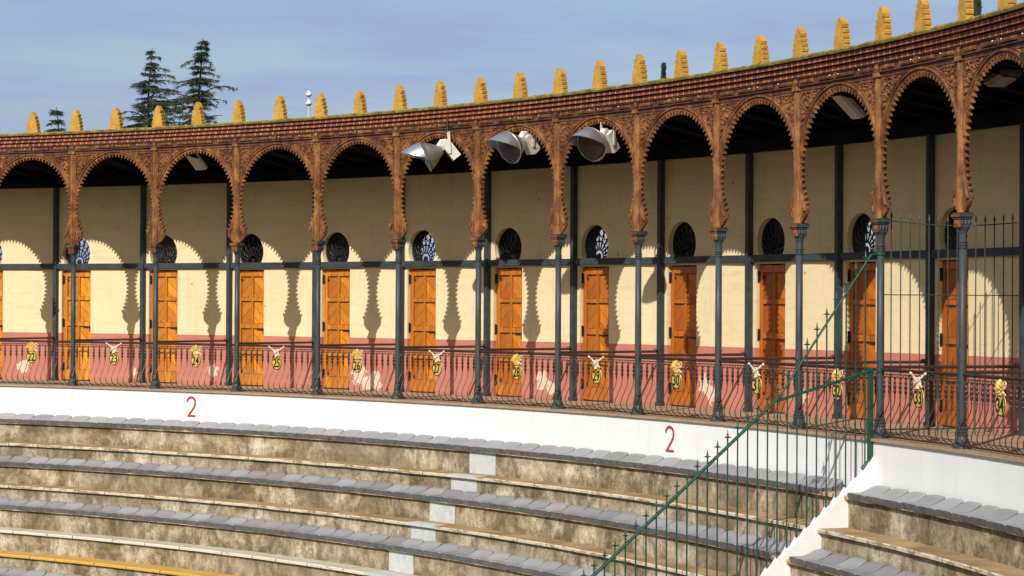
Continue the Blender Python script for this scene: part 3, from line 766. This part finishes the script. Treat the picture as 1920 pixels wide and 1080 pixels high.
# ================================================================== railing panels with bellied bars
rp = empty('balcony_railing', (0, 0, 0))
b = MB(); b.box((0, 0, .822), (2 * HW - .08, .038, .020)); b.tube([(-HW + .04, 0, .80), (HW - .04, 0, .80)], .012, 6); b.build('top_rail', M_RAIL, rp)
b = MB(); b.box((0, 0, .765), (2 * HW - .08, .012, .012)); b.build('lace_rail', M_RAIL, rp)
b = MB(); b.box((0, .03, .022), (2 * HW - .08, .030, .014)); b.build('bottom_rail', M_RAIL, rp)
NB = 14; stp = (2 * HW - .06) / NB
b = MB()
for i in range(NB * 2):
    u = -HW + .03 + (i + .5) * stp / 2
    b.tube([(u - stp / 4, 0, .762), (u - stp / 4 + .006, 0, .735), (u, 0, .722), (u + stp / 4 - .006, 0, .735), (u + stp / 4, 0, .762)], .006, 4, False)
for i in range(NB):
    u = -HW + .03 + (i + .5) * stp; b.tube([(u - .035, 0, .735), (u, 0, .69), (u + .035, 0, .735)], .006, 4, False)
b.build('scroll_lace', M_RAIL, rp)
b = MB()
b.tube([(0, 0, .765), (0, 0, .47), (0, -.012, .41), (0, -.05, .33), (0, -.095, .25), (0, -.125, .18), (0, -.128, .13), (0, -.105, .08), (0, -.055, .045), (0, 0, .028), (0, .03, .024)], [.0065] * 10 + [.006], 6)
b.lathe([(.008, .50), (.014, .515), (.009, .53), (.017, .55), (.020, .575), (.010, .59), (.018, .605), (.022, .63), (.012, .65), (.018, .665), (.018, .68), (.009, .70)], 8)
bar0 = b.build('baluster', M_RAIL, rp)
for i in range(NB):
    o = bar0 if i == 0 else bar0.copy()
    if i: col.objects.link(o)
    o.location = (-HW + .03 + (i + .5) * stp, 0, 0)
tR = tree(rp)
for k in range(FIRST, LAST):
    o = rp if k == FIRST else copy_tree(tR)
    place(o, k + .5, VB)
    if -1 <= k <= 11: lb = 'dark wrought iron railing with bellied bars carrying the number plaque %d' % plate(k)
    elif k < 0: lb = 'dark bellied iron railing %s beyond the left edge' % {-2: 'next', -3: 'second'}[k]
    else: lb = 'dark bellied iron railing past the right edge of the gallery'
    tag(o, lb, 'railing', 'bellied railings between the columns')

# partition handrails from each column back to the wall post
pr0 = empty('partition_rail', (0, 0, 0))
b = MB(); b.tube([(0, .05, .84), (0, 1.87, .84)], .020, 8); b.build('handrail', M_RAIL, pr0)
b = MB(); b.lathe([(.001, -.03), (.03, -.02), (.036, 0), (.03, .02), (.001, .03)], 10, (0, 1.85, .855)); b.build('end_socket', M_RAIL, pr0)
tP = tree(pr0)
for k in range(FIRST, LAST + 1):
    o = pr0 if k == FIRST else copy_tree(tP)
    place(o, k, R)
    tag(o, ('dark pipe rail running back to the wall between plaques %d and %d' % (plate(k) - 1, plate(k))) if k > FIRST + 1 else 'dark pipe rail running back to the wall off the left edge', 'handrail', 'pipe rails dividing the boxes')

# ================================================================== number plaques
def plaque(k):
    n = plate(k); e = empty('number_plaque', (0, 0, 0)); ry = Matrix.Rotation(pi / 2, 3, 'X')
    b = MB(); b.lathe([(.001, .006), (.116, .006), (.121, 0), (.121, -.004), (.001, -.004)], 28, (0, 0, -.036), ry); b.build('medallion', M_GOLD, e)
    b = MB(); b.tube([(.113 * cos(t_), -.007, -.036 + .113 * sin(t_)) for t_ in [2 * pi * i / 24 for i in range(25)]], .006, 5, False); b.build('medallion_rim', M_INK, e)
    me = text_mesh(str(n), .158, .150, .003, .006); me.materials.append(M_INK); link(bpy.data.objects.new('digits', me), e, (0, -.0105, -.111))
    rnd = random.Random(n)
    if n % 2:      # crossed horns with a rosette
        for sg in (-1, 1):
            b = MB(); b.smooth = True; b.tube([(-sg * .09, -.012 - .006 * sg, .085), (sg * .02, -.02 - .006 * sg, .15), (sg * .175, -.012 - .006 * sg, .235)], [.013, .016, .010], 7)
            b.tube([(sg * .165, -.012, .230), (sg * .19, -.012, .243)], .017, 7); b.build('crossed_horn', M_SILVER, e)
        b = MB(); 
        for q in range(12):
            an = 2 * pi * q / 12 + .2; rr = rnd.uniform(.045, .075)
            b.lathe([(.001, -.022), (.014, -.008), (.012, .010), (.001, .022)], 6, (rr * cos(an), -.016, .14 + rr * .75 * sin(an)), Matrix.Rotation(an, 3, 'Y'))
        b.build('ribbon_rosette', M_SILVER, e)
        b = MB(); b.lathe([(.036, 0), (.030, .02), (.012, .05), (.001, .075)], 8, (0, -.014, .065)); b.lathe([(.001, -.02), (.022, -.012), (.001, .02)], 8, (.055, -.02, .185)); b.lathe([(.001, -.02), (.022, -.012), (.001, .02)], 8, (-.06, -.02, .18)); b.build('gold_leaf', M_GOLD, e)
    else:          # gold crest with plumes, ring and a white tip
        b = MB(); b.lathe([(.085, .07), (.078, .10), (.060, .13), (.050, .17), (.030, .20), (.012, .235), (.001, .245)], 8, (0, -.004, 0), None, .25)
        for q in range(9):
            an = radians(20 + 140 * q / 8); rr = .10
            b.lathe([(.001, -.05), (.014, -.01), (.012, .02), (.001, .05)], 6, (rr * cos(an), -.014, .105 + rr * .9 * sin(an)), Matrix.Rotation(pi / 2 - an, 3, 'Y'))
        for q in range(7): b.lathe([(.001, -.014), (.014, 0), (.001, .014)], 6, (rnd.uniform(-.06, .06), -.026, rnd.uniform(.09, .18)))
        b.build('gold_crest', M_GOLD, e)
        b = MB(); b.tube([(.115 + .028 * cos(t_), -.01, .185 + .032 * sin(t_)) for t_ in [2 * pi * i / 12 for i in range(13)]], .007, 5, False); b.build('ring', M_SILVER, e)
        b = MB(); b.tube([(.07, -.014, .12), (.125, -.016, .085), (.145, -.016, .070)], [.006, .009, .010], 6); b.build('white_tip', M_SILVER, e)
        b = MB(); b.box((0, -.012, .083), (.16, .012, .010)); b.build('crest_bar', M_INK, e)
    place(e, k + .525, R - .055, .56)
    tag(e, ('gold plaque numbered %d under crossed silver white horns' if n % 2 else 'gold plaque numbered %d under a gold plumed crest') % n, 'plaque', 'gold number plaques on the railing')
for k in range(-1, 12): plaque(k)

# ================================================================== plastic seats
def seat_mesh():
    b = MB(); b.smooth = True; nu_, nt2 = 14, 20; dep = .37; top = {}
    for j in range(nt2 + 1):
        t_ = j / nt2; y = -.025 + t_ * dep
        hwid = .2225 if t_ < .5 else .2225 - .014 * ((t_ - .5) / .5) ** 2
        if t_ > .78: hwid -= .048 * (1 - sqrt(max(0, 1 - ((t_ - .78) / .22) ** 2)))
        for i in range(nu_ + 1):
            s_ = -1 + 2 * i / nu_; u = s_ * hwid
            z = .050 - .024 * (1 - s_ * s_) * sin(pi * min(1, t_ * 1.15)) + .100 * max(0, t_ - .42) ** 1.5 / .58 ** 1.5 - .022 * max(0, t_ - .86) / .14
            z -= .012 * abs(s_) ** 8
            if j == 0: z -= .010
            top[(i, j)] = len(b.v); b.v.append((u, y, z))
    def face(q): b.f.append(q); b.mi.append(0); b.sm.append(True); b.uv.append(None)
    for j in range(nt2):
        for i in range(nu_): face((top[i, j], top[i + 1, j], top[i + 1, j + 1], top[i, j + 1]))
    rim = [(i, 0) for i in range(nu_ + 1)] + [(nu_, j) for j in range(1, nt2 + 1)] + [(i, nt2) for i in range(nu_ - 1, -1, -1)] + [(0, j) for j in range(nt2 - 1, 0, -1)]
    low = []
    for (i, j) in rim:
        x, y, z = b.v[top[i, j]]; low.append(len(b.v)); b.v.append((x, y + (.022 if j == 0 else 0), -.036 if j == 0 else .002))
    m_ = len(rim); tv_ = []
    for (i, j) in rim: tv_.append(len(b.v)); b.v.append(b.v[top[i, j]])
    for q in range(m_): b.f.append((tv_[q], low[q], low[(q + 1) % m_], tv_[(q + 1) % m_])); b.mi.append(1); b.sm.append(False); b.uv.append(None)
    return b
s0 = seat_mesh().build('plastic_seat', [M_SEAT, M_SEATD])
first = True
RN = {0: 'top', 2: 'second', 4: 'third', 7: 'lowest visible'}
PITCH = .447
for row in (0, 2, 4, 7):
    r, z = ROWS[row]; da = PITCH / (R + r) / D
    lo = {0: -.92, 2: -1.10, 4: -1.25, 7: -1.45}[row]
    hi = {0: 9.80, 2: 9.82, 4: 9.86, 7: 2.6}[row]
    i_ = lo; n = 0
    while i_ < hi:
        n += 1; o = s0 if first else s0.copy()
        if not first: col.objects.link(o)
        first = False
        rr = random.Random(n * 7 + row)
        place(o, i_, R + r, z + .001 + rr.uniform(0, .004), Vector((0, 0, 0)), rr.uniform(-.02, .02))
        tag(o, 'grey plastic seat, %s from the left in the %s row left of the fence' % (word(n), RN[row]), 'seat', 'grey plastic seats along the terrace')
        i_ += da
    i_ = 10.20 if row < 7 else 99; n = 0
    while i_ < (12.4 if row == 0 else 11.6):
        n += 1; o = s0.copy(); col.objects.link(o); rr = random.Random(n * 13 + row)
        place(o, i_, R + r, z + .001 + rr.uniform(0, .004), Vector((0, 0, 0)), rr.uniform(-.02, .02))
        tag(o, 'grey plastic seat, %s from the white sloping wall in the %s row' % (word(n), RN[row]), 'seat', 'grey plastic seats along the terrace')
        i_ += da

# ================================================================== white sloping wall and green fence in the plane of column 10
def slope_z(r): return -.385 + (r + .22) * .905
b = MB()
sp_ = [(-.095, -.20)]
r = -.20
while r > -4.9:
    sp_ += [(r, slope_z(r) + .02), (r - .06, slope_z(r) - .075)]; r -= .127
low_ = [(-4.9, -5.3), (-.095, -5.3)]
poly = sp_ + low_
tri = tessellate_polygon([[Vector((p[0], p[1], 0)) for p in poly]])
# in local frame: x tangential, y outward
n = len(poly); vs = [(-.055, p[0], p[1]) for p in poly] + [(.055, p[0], p[1]) for p in poly]
b.add(vs, [tuple(t_) for t_ in tri] + [tuple(k + n for k in t_) for t_ in tri] + [(i, (i + 1) % n, n + (i + 1) % n, n + i) for i in range(n)])
o = b.build('sloping_wall', M_WHITE); place(o, 10.0, R)
tag(o, 'whitewashed sloping wall between the terraces with jagged top under the fence', 'wall')

def star_finial(b, p, s_=1.0):
    x, y, z = p
    b.lathe([(.006, -.02), (.012, 0), (.006, .012)], 6, (x, y, z - .045 * s_))
    b.lathe([(.007, 0), (.015, .012 * s_), (.010, .035 * s_), (.001, .075 * s_)], 6, (x, y, z))
    for dx, dy in ((1, 0), (-1, 0), (0, 1), (0, -1)):
        b.tube([(x, y, z + .002), (x + dx * .022 * s_, y + dy * .022 * s_, z + .010), (x + dx * .042 * s_, y + dy * .042 * s_, z + .000)], [.010, .007, .001], 5)
gf = empty('spiked_fence', (0, 0, 0))
def rail_z(r):
    if r > -1.32: return .50 + (r + 1.32) * (2.13 - .50) / (1.32 - .16)
    return .50 + (r + 1.32) * .868
b = MB(); b.tube([(0, -1.32, .50), (0, -.13, 2.17), (0, -.05, 2.19)], .014, 7); b.build('upper_rail', M_GREEN, gf)
b = MB(); b.tube([(0, -4.9, rail_z(-4.9)), (0, -1.28, .535)], .021, 8); b.build('sloping_rail', M_GREEN, gf)
b = MB(); b.tube([(0, -1.34, .455), (0, -.12, .80)], .019, 8); b.build('flat_rail', M_GREEN, gf)
b = MB(); b.box((0, -.13, .25), (.060, .050, 1.12)); b.box((0, -.135, .815), (.075, .065, .03)); b.tube([(0, -.14, -.26), (0, -.24, -.36)], .02, 6); b.build('end_post', M_GREEN, gf)
b = MB(); b.lathe([(.050, -.02), (.056, -.02), (.056, .02), (.050, .02)], 14, (0, 0, 2.19)); b.lathe([(.050, -.02), (.056, -.02), (.056, .02), (.050, .02)], 14, (0, 0, .80)); b.build('column_clamp', M_GREEN, gf)
r = -.20; c_ = 0
while r > -4.85:
    b = MB(); zt = rail_z(r) + (.10 if r < -.3 else .06); zb = slope_z(r) - .12
    b.tube([(0, 0, zb), (0, 0, zt)], .0100, 6); star_finial(b, (0, 0, zt), 1.25)
    b.build('picket', M_GREEN, gf, (0, r, 0)); r -= .127
place(gf, 10.0, R)
tag(gf, 'green iron fence with star spikes climbing the white sloping wall to a column', 'fence')
kf = empty('spiked_fence', (0, 0, 0))
def rod(y): return 2.585 - .05 * sin(pi * min(1, max(0, (y - .06) / 1.8)))
b = MB(); b.tube([(0, y, rod(y)) for y in [.05 + .2 * q for q in range(10)]], .007, 6); b.build('top_rod', M_DGREEN, kf)
b = MB(); b.tube([(0, .05, 1.70), (0, 1.87, 1.70)], .007, 6); b.build('middle_rod', M_DGREEN, kf)
b = MB(); b.tube([(0, .05, .10), (0, 1.87, .10)], .009, 6); b.build('bottom_rod', M_DGREEN, kf)
for q in range(14):
    y = .14 + .127 * q
    b = MB(); zt = rod(y) + .045; b.tube([(0, 0, .02), (0, 0, zt)], .0085, 6); b.lathe([(.008, 0), (.015, .012), (.010, .04), (.001, .085)], 6, (0, 0, zt - .005)); b.build('picket', M_DGREEN, kf, (0, y, 0))
place(kf, 10.0, R)
tag(kf, 'tall dark spiked fence crossing the gallery between plaques 32 and 33', 'fence')

# ================================================================== floodlights under the arches
def floodlight(i, r, z, az, tilt, label, full=True):
    e = empty('floodlight', pol(ang(i), R + r, z))
    e.rotation_euler = (0, tilt, az)
    ax = Matrix.Rotation(pi / 2, 3, 'Y')      # lathe axis Z -> +X
    b = MB(); b.smooth = True
    outp = [(.06, -.30), (.085, -.27), (.11, -.22), (.17, -.14), (.215, -.07), (.240, 0), (.248, .0)]
    b.lathe([(r_, z_) for r_, z_ in outp] + [(.240, .0)], 28, (0, 0, 0), ax)
    b.build('reflector_dish', M_ALU, e)
    b = MB(); b.smooth = True
    b.lathe([(.238, .0), (.210, -.065), (.165, -.135), (.105, -.21), (.001, -.23)], 28, (0, 0, 0), ax); b.build('reflector_lining', M_ALUIN, e)
    b = MB(); b.smooth = True
    for q in (.05, .085, .12, .155, .19): b.lathe([(q, .004), (q + .012, -.002), (q + .012, -.010), (q, -.010)], 24, (-.13 + q * .45, 0, 0), ax)
    b.lathe([(.001, 0), (.04, .03), (.045, .10), (.03, .15), (.001, .17)], 12, (-.20, 0, 0), ax)
    b.build('reflector_rings', M_ALUIN, e)
    # beaked visor
    b = MB(); b.smooth = True; n1, n2 = 24, 8
    for layer, dr in ((0, 0), (1, -.006)):
        base = len(b.v)
        for i2 in range(n1 + 1):
            th = radians(-104 + 208 * i2 / n1); Lx = .34 * max(0.0, cos(th * .86)) ** 1.15
            for j2 in range(n2 + 1):
                t_ = j2 / n2; rr = .250 + dr + .020 * t_ * cos(th); b.v.append((Lx * t_, rr * sin(th), rr * cos(th) - .05 * t_ * t_ * max(0, cos(th))))
        for i2 in range(n1):
            for j2 in range(n2):
                a_ = base + i2 * (n2 + 1) + j2; b.f.append((a_, a_ + 1, a_ + n2 + 2, a_ + n2 + 1)); b.mi.append(0); b.sm.append(True); b.uv.append(None)
    b.build('visor', M_ALU, e)
    b = MB(); b.tube([(.245 * 0 + .004, .248 * cos(t_), .248 * sin(t_)) for t_ in [2 * pi * q / 28 for q in range(29)]], .009, 6, False); b.build('rim_band', M_ALU, e)
    b = MB(); b.box((-.42, 0, -.07), (.15, .19, .30), Matrix.Rotation(.25, 3, 'Y')); b.box((-.33, 0, .03), (.10, .09, .10)); b.tube([(-.25, 0, .05), (-.34, 0, .11), (-.42, 0, .10)], [.05, .05, .03], 10); b.build('ballast_box', M_LAMPBOX, e)
    b = MB()
    for sy in (-1, 1):
        b.box((-.43, sy * .115, .05), (.045, .012, .34), Matrix.Rotation(-.35, 3, 'Y')); 
    b.box((-.49, 0, .205), (.05, .242, .014)); b.build('bracket', M_LAMPBOX, e)
    for (x, y) in ((-.50, -.08), (-.47, .08)):
        b = MB(); b.tube([(x, y, .20), (x - .42 * sin(tilt), y, .20 + .42 * cos(tilt))], .010, 6); b.build('hanger_rod', M_IRON, e)
    tag(e, label, 'floodlight', 'floodlights hung under the arches')
    return e
floodlight(4.54, -.35, 3.885, radians(186), radians(24), 'aluminium floodlight hung in the arch above plaque 27, turned sideways')
floodlight(5.61, -.35, 3.93, radians(222), radians(20), 'aluminium floodlight hung in the arch above plaque 28, middle of the three')
floodlight(6.66, -.35, 3.865, radians(232), radians(18), 'aluminium floodlight hung in the arch above plaque 29, showing its reflector most')
floodlight(12.52, -.35, 3.92, radians(205), radians(16), 'aluminium floodlight whose visor tip enters at the right edge above plaque 34')

# fluorescent fittings on the ceiling
def fitting(i, r, z, rot, label, cat_cols=(M_ENAMEL,), tilt=-42):
    e = empty('ceiling_light', pol(ang(i), R + r, z)); e.rotation_euler = (radians(tilt), 0, rot)
    b = MB(); b.box((0, 0, 0), (.27, .46, .05)); b.build('fitting_tray', cat_cols[0], e)
    b = MB(); b.prism([[(-.12, -.025), (-.10, -.06), (.10, -.06), (.12, -.025)]], -.21, .21); b.build('diffuser', cat_cols[0], e)
    tag(e, label, 'ceiling light', 'white tube lights under the gallery ceiling')
fitting(1.12, .75, 4.15, -ang(1.2), 'white tube light under the ceiling above plaque 24')
fitting(8.97, .75, 4.15, -ang(9), 'white tube light under the ceiling above plaque 32')
fitting(10.75, .75, 4.17, -ang(10.7) + 1.5, 'dim white tube light under the ceiling near the right edge', (M_LAMPDIM,), -10)

# ================================================================== beyond the gallery
def cedar(base, top, seed, label, hvis, wid, lean=0.0, start=.25):
    rnd = random.Random(seed); base = Vector(base); top = Vector(top); H_ = (top - base).z
    e = empty('cedar_tree', base)
    def tp(z): q = z / H_; return Vector(((top.x - base.x) * q ** 2 + .25 * sin(q * 9 + seed), 0, z))
    b = MB(); b.smooth = True
    pts = [tp(H_ * q / 24) for q in range(25)]; b.tube(pts, [.38 * (1 - q / 24) + .015 for q in range(25)], 8)
    lv = MB(); br_ = MB()
    def tuft(p, d_, s_):
        for _ in range(7):
            dd = (d_ + Vector((rnd.uniform(-.9, .9), rnd.uniform(-.9, .9), rnd.uniform(-.75, .35)))).normalized() * s_ * rnd.uniform(.5, 1.3)
            w_ = Vector((rnd.uniform(-1, 1), rnd.uniform(-1, 1), rnd.uniform(-1, 1))).normalized() * s_ * .22
            q = p + Vector((rnd.uniform(-.08, .08), rnd.uniform(-.08, .08), rnd.uniform(-.08, .05)))
            lv.add([q - w_ * .5, q + w_ * .5, q + dd + w_ * .25, q + dd * 1.1], [(0, 1, 2, 3)])
    dpt = start
    while dpt < hvis:
        zc = H_ - dpt; L0 = wid * (dpt / hvis) ** .72
        for _ in range(rnd.choice((4, 5, 6)) + (3 if dpt > 2 else 0)):
            an = rnd.uniform(0, 2 * pi); Lb = max(.22, L0 * rnd.choice((.25, .4, .55, .7, .9, 1.25)) * (1.15 if cos(an - lean) > 0 else .75)); elev = rnd.choice((.05, .2, .45, .8))
            p = tp(zc); d_ = Vector((cos(an), sin(an), elev)).normalized(); nseg = max(3, int(Lb / .28)); path = [p.copy()]
            for s_ in range(nseg):
                d_.z -= (elev + .30) / nseg * rnd.uniform(.3, 1.5); d_.x += rnd.uniform(-.08, .08); d_.y += rnd.uniform(-.08, .08); d_.normalize()
                p = p + d_ * (Lb / nseg); path.append(p.copy())
            br_.tube(path, [.045 * (1 - q / len(path)) * min(1, Lb / 2 + .3) + .008 for q in range(len(path))], 5)
            side = Vector((-sin(an), cos(an), 0))
            for q in range(1, len(path)):
                fr = q / (len(path) - 1)
                if rnd.random() < .12: continue
                tl = (.16 + .50 * Lb / wid) * (1.15 - .7 * fr) 
                for sg in (-1, 1):
                    if rnd.random() < .2: continue
                    dv = (side * sg + d_ * .8 + Vector((0, 0, rnd.uniform(-.5, .05)))).normalized(); m_ = max(1, int(tl / .16))
                    for s_ in range(m_ + 1): tuft(path[q] + dv * tl * s_ / m_, dv, .20)
                tuft(path[q], d_, .20)
        dpt += rnd.uniform(.16, .55)
    b.v += []; 
    o = b.build('trunk', M_BARK, e); br_.build('branch_frame', M_BARK, e); lv.build('crown', M_NEEDLE, e)
    tag(e, label, 'tree', 'conifers beyond the gallery roof')
cedar((0.2, 131.8, -5.3), (0.74, 131.84, 17.7), 3, 'ragged dark cedar behind the roof, shorter left one of the pair', 9.5, 3.5, .3)
cedar((5.2, 121.9, -5.3), (4.87, 121.84, 17.25), 11, 'taller ragged dark cedar behind the roof, right of the pair', 8.2, 2.9, 1.9)
cedar((-.4, 111.9, -5.3), (-1.9, 111.87, 12.25), 5, 'small bent cedar tip between the first two merlons on the left', 3.6, 1.5, 3.0)
def cypress(base, h, w_, label):
    rnd = random.Random(4); e = empty('cypress_tree', base)
    b = MB(); b.tube([(0, 0, 0), (0, 0, h * .9)], [.3, .04], 8); b.build('trunk', M_BARK, e)
    lv = MB()
    for _ in range(15000):
        z = h * (.12 + .88 * rnd.random() ** .8); q = z / h; rad = w_ * min(1, (1 - q) * 3.2 + .12) * (1 + .22 * noise.noise(Vector((z * 1.1, 0, 0)))) ; a_ = rnd.uniform(0, 2 * pi); rr = rad * sqrt(rnd.random())
        p = Vector((rr * cos(a_), rr * sin(a_), z)); dd = Vector((cos(a_) * .3 + rnd.uniform(-.2, .2), sin(a_) * .3 + rnd.uniform(-.2, .2), 1)).normalized() * rnd.uniform(.12, .30); w__ = Vector((rnd.uniform(-1, 1), rnd.uniform(-1, 1), 0)).normalized() * .04
        lv.add([p - w__, p + w__, p + dd + w__ * .4, p + dd - w__ * .4], [(0, 1, 2, 3)])
    lv.build('crown', M_NEEDLE, e); tag(e, label, 'tree', 'conifers beyond the gallery roof')
cypress((45.4, 91.85, -5.3), 22.4, .34, 'slim dark cypress behind the last merlons at the right')
cypress((31.35, 101.86, -5.3), 18.9, .22, 'small conifer tip poking above the coping over plaque 30')
# mast with two white horn lamps
e = empty('lamp_mast', (15.82, 71.9, -5.3))
b = MB(); b.tube([(0, 0, 0), (0, 0, 14.85)], [.10, .022], 10); b.build('mast', M_LAMPBOX, e)
for z in (14.80, 14.46):
    b = MB(); b.smooth = True; b.lathe([(.06, -.09), (.125, -.03), (.13, 0), (.10, .05), (.04, .11), (.022, .15)], 16, (0, 0, z)); b.build('lamp_hood', M_ENAMEL, e)
tag(e, 'thin mast with two white hooded lamps behind the merlons', 'lamp mast')
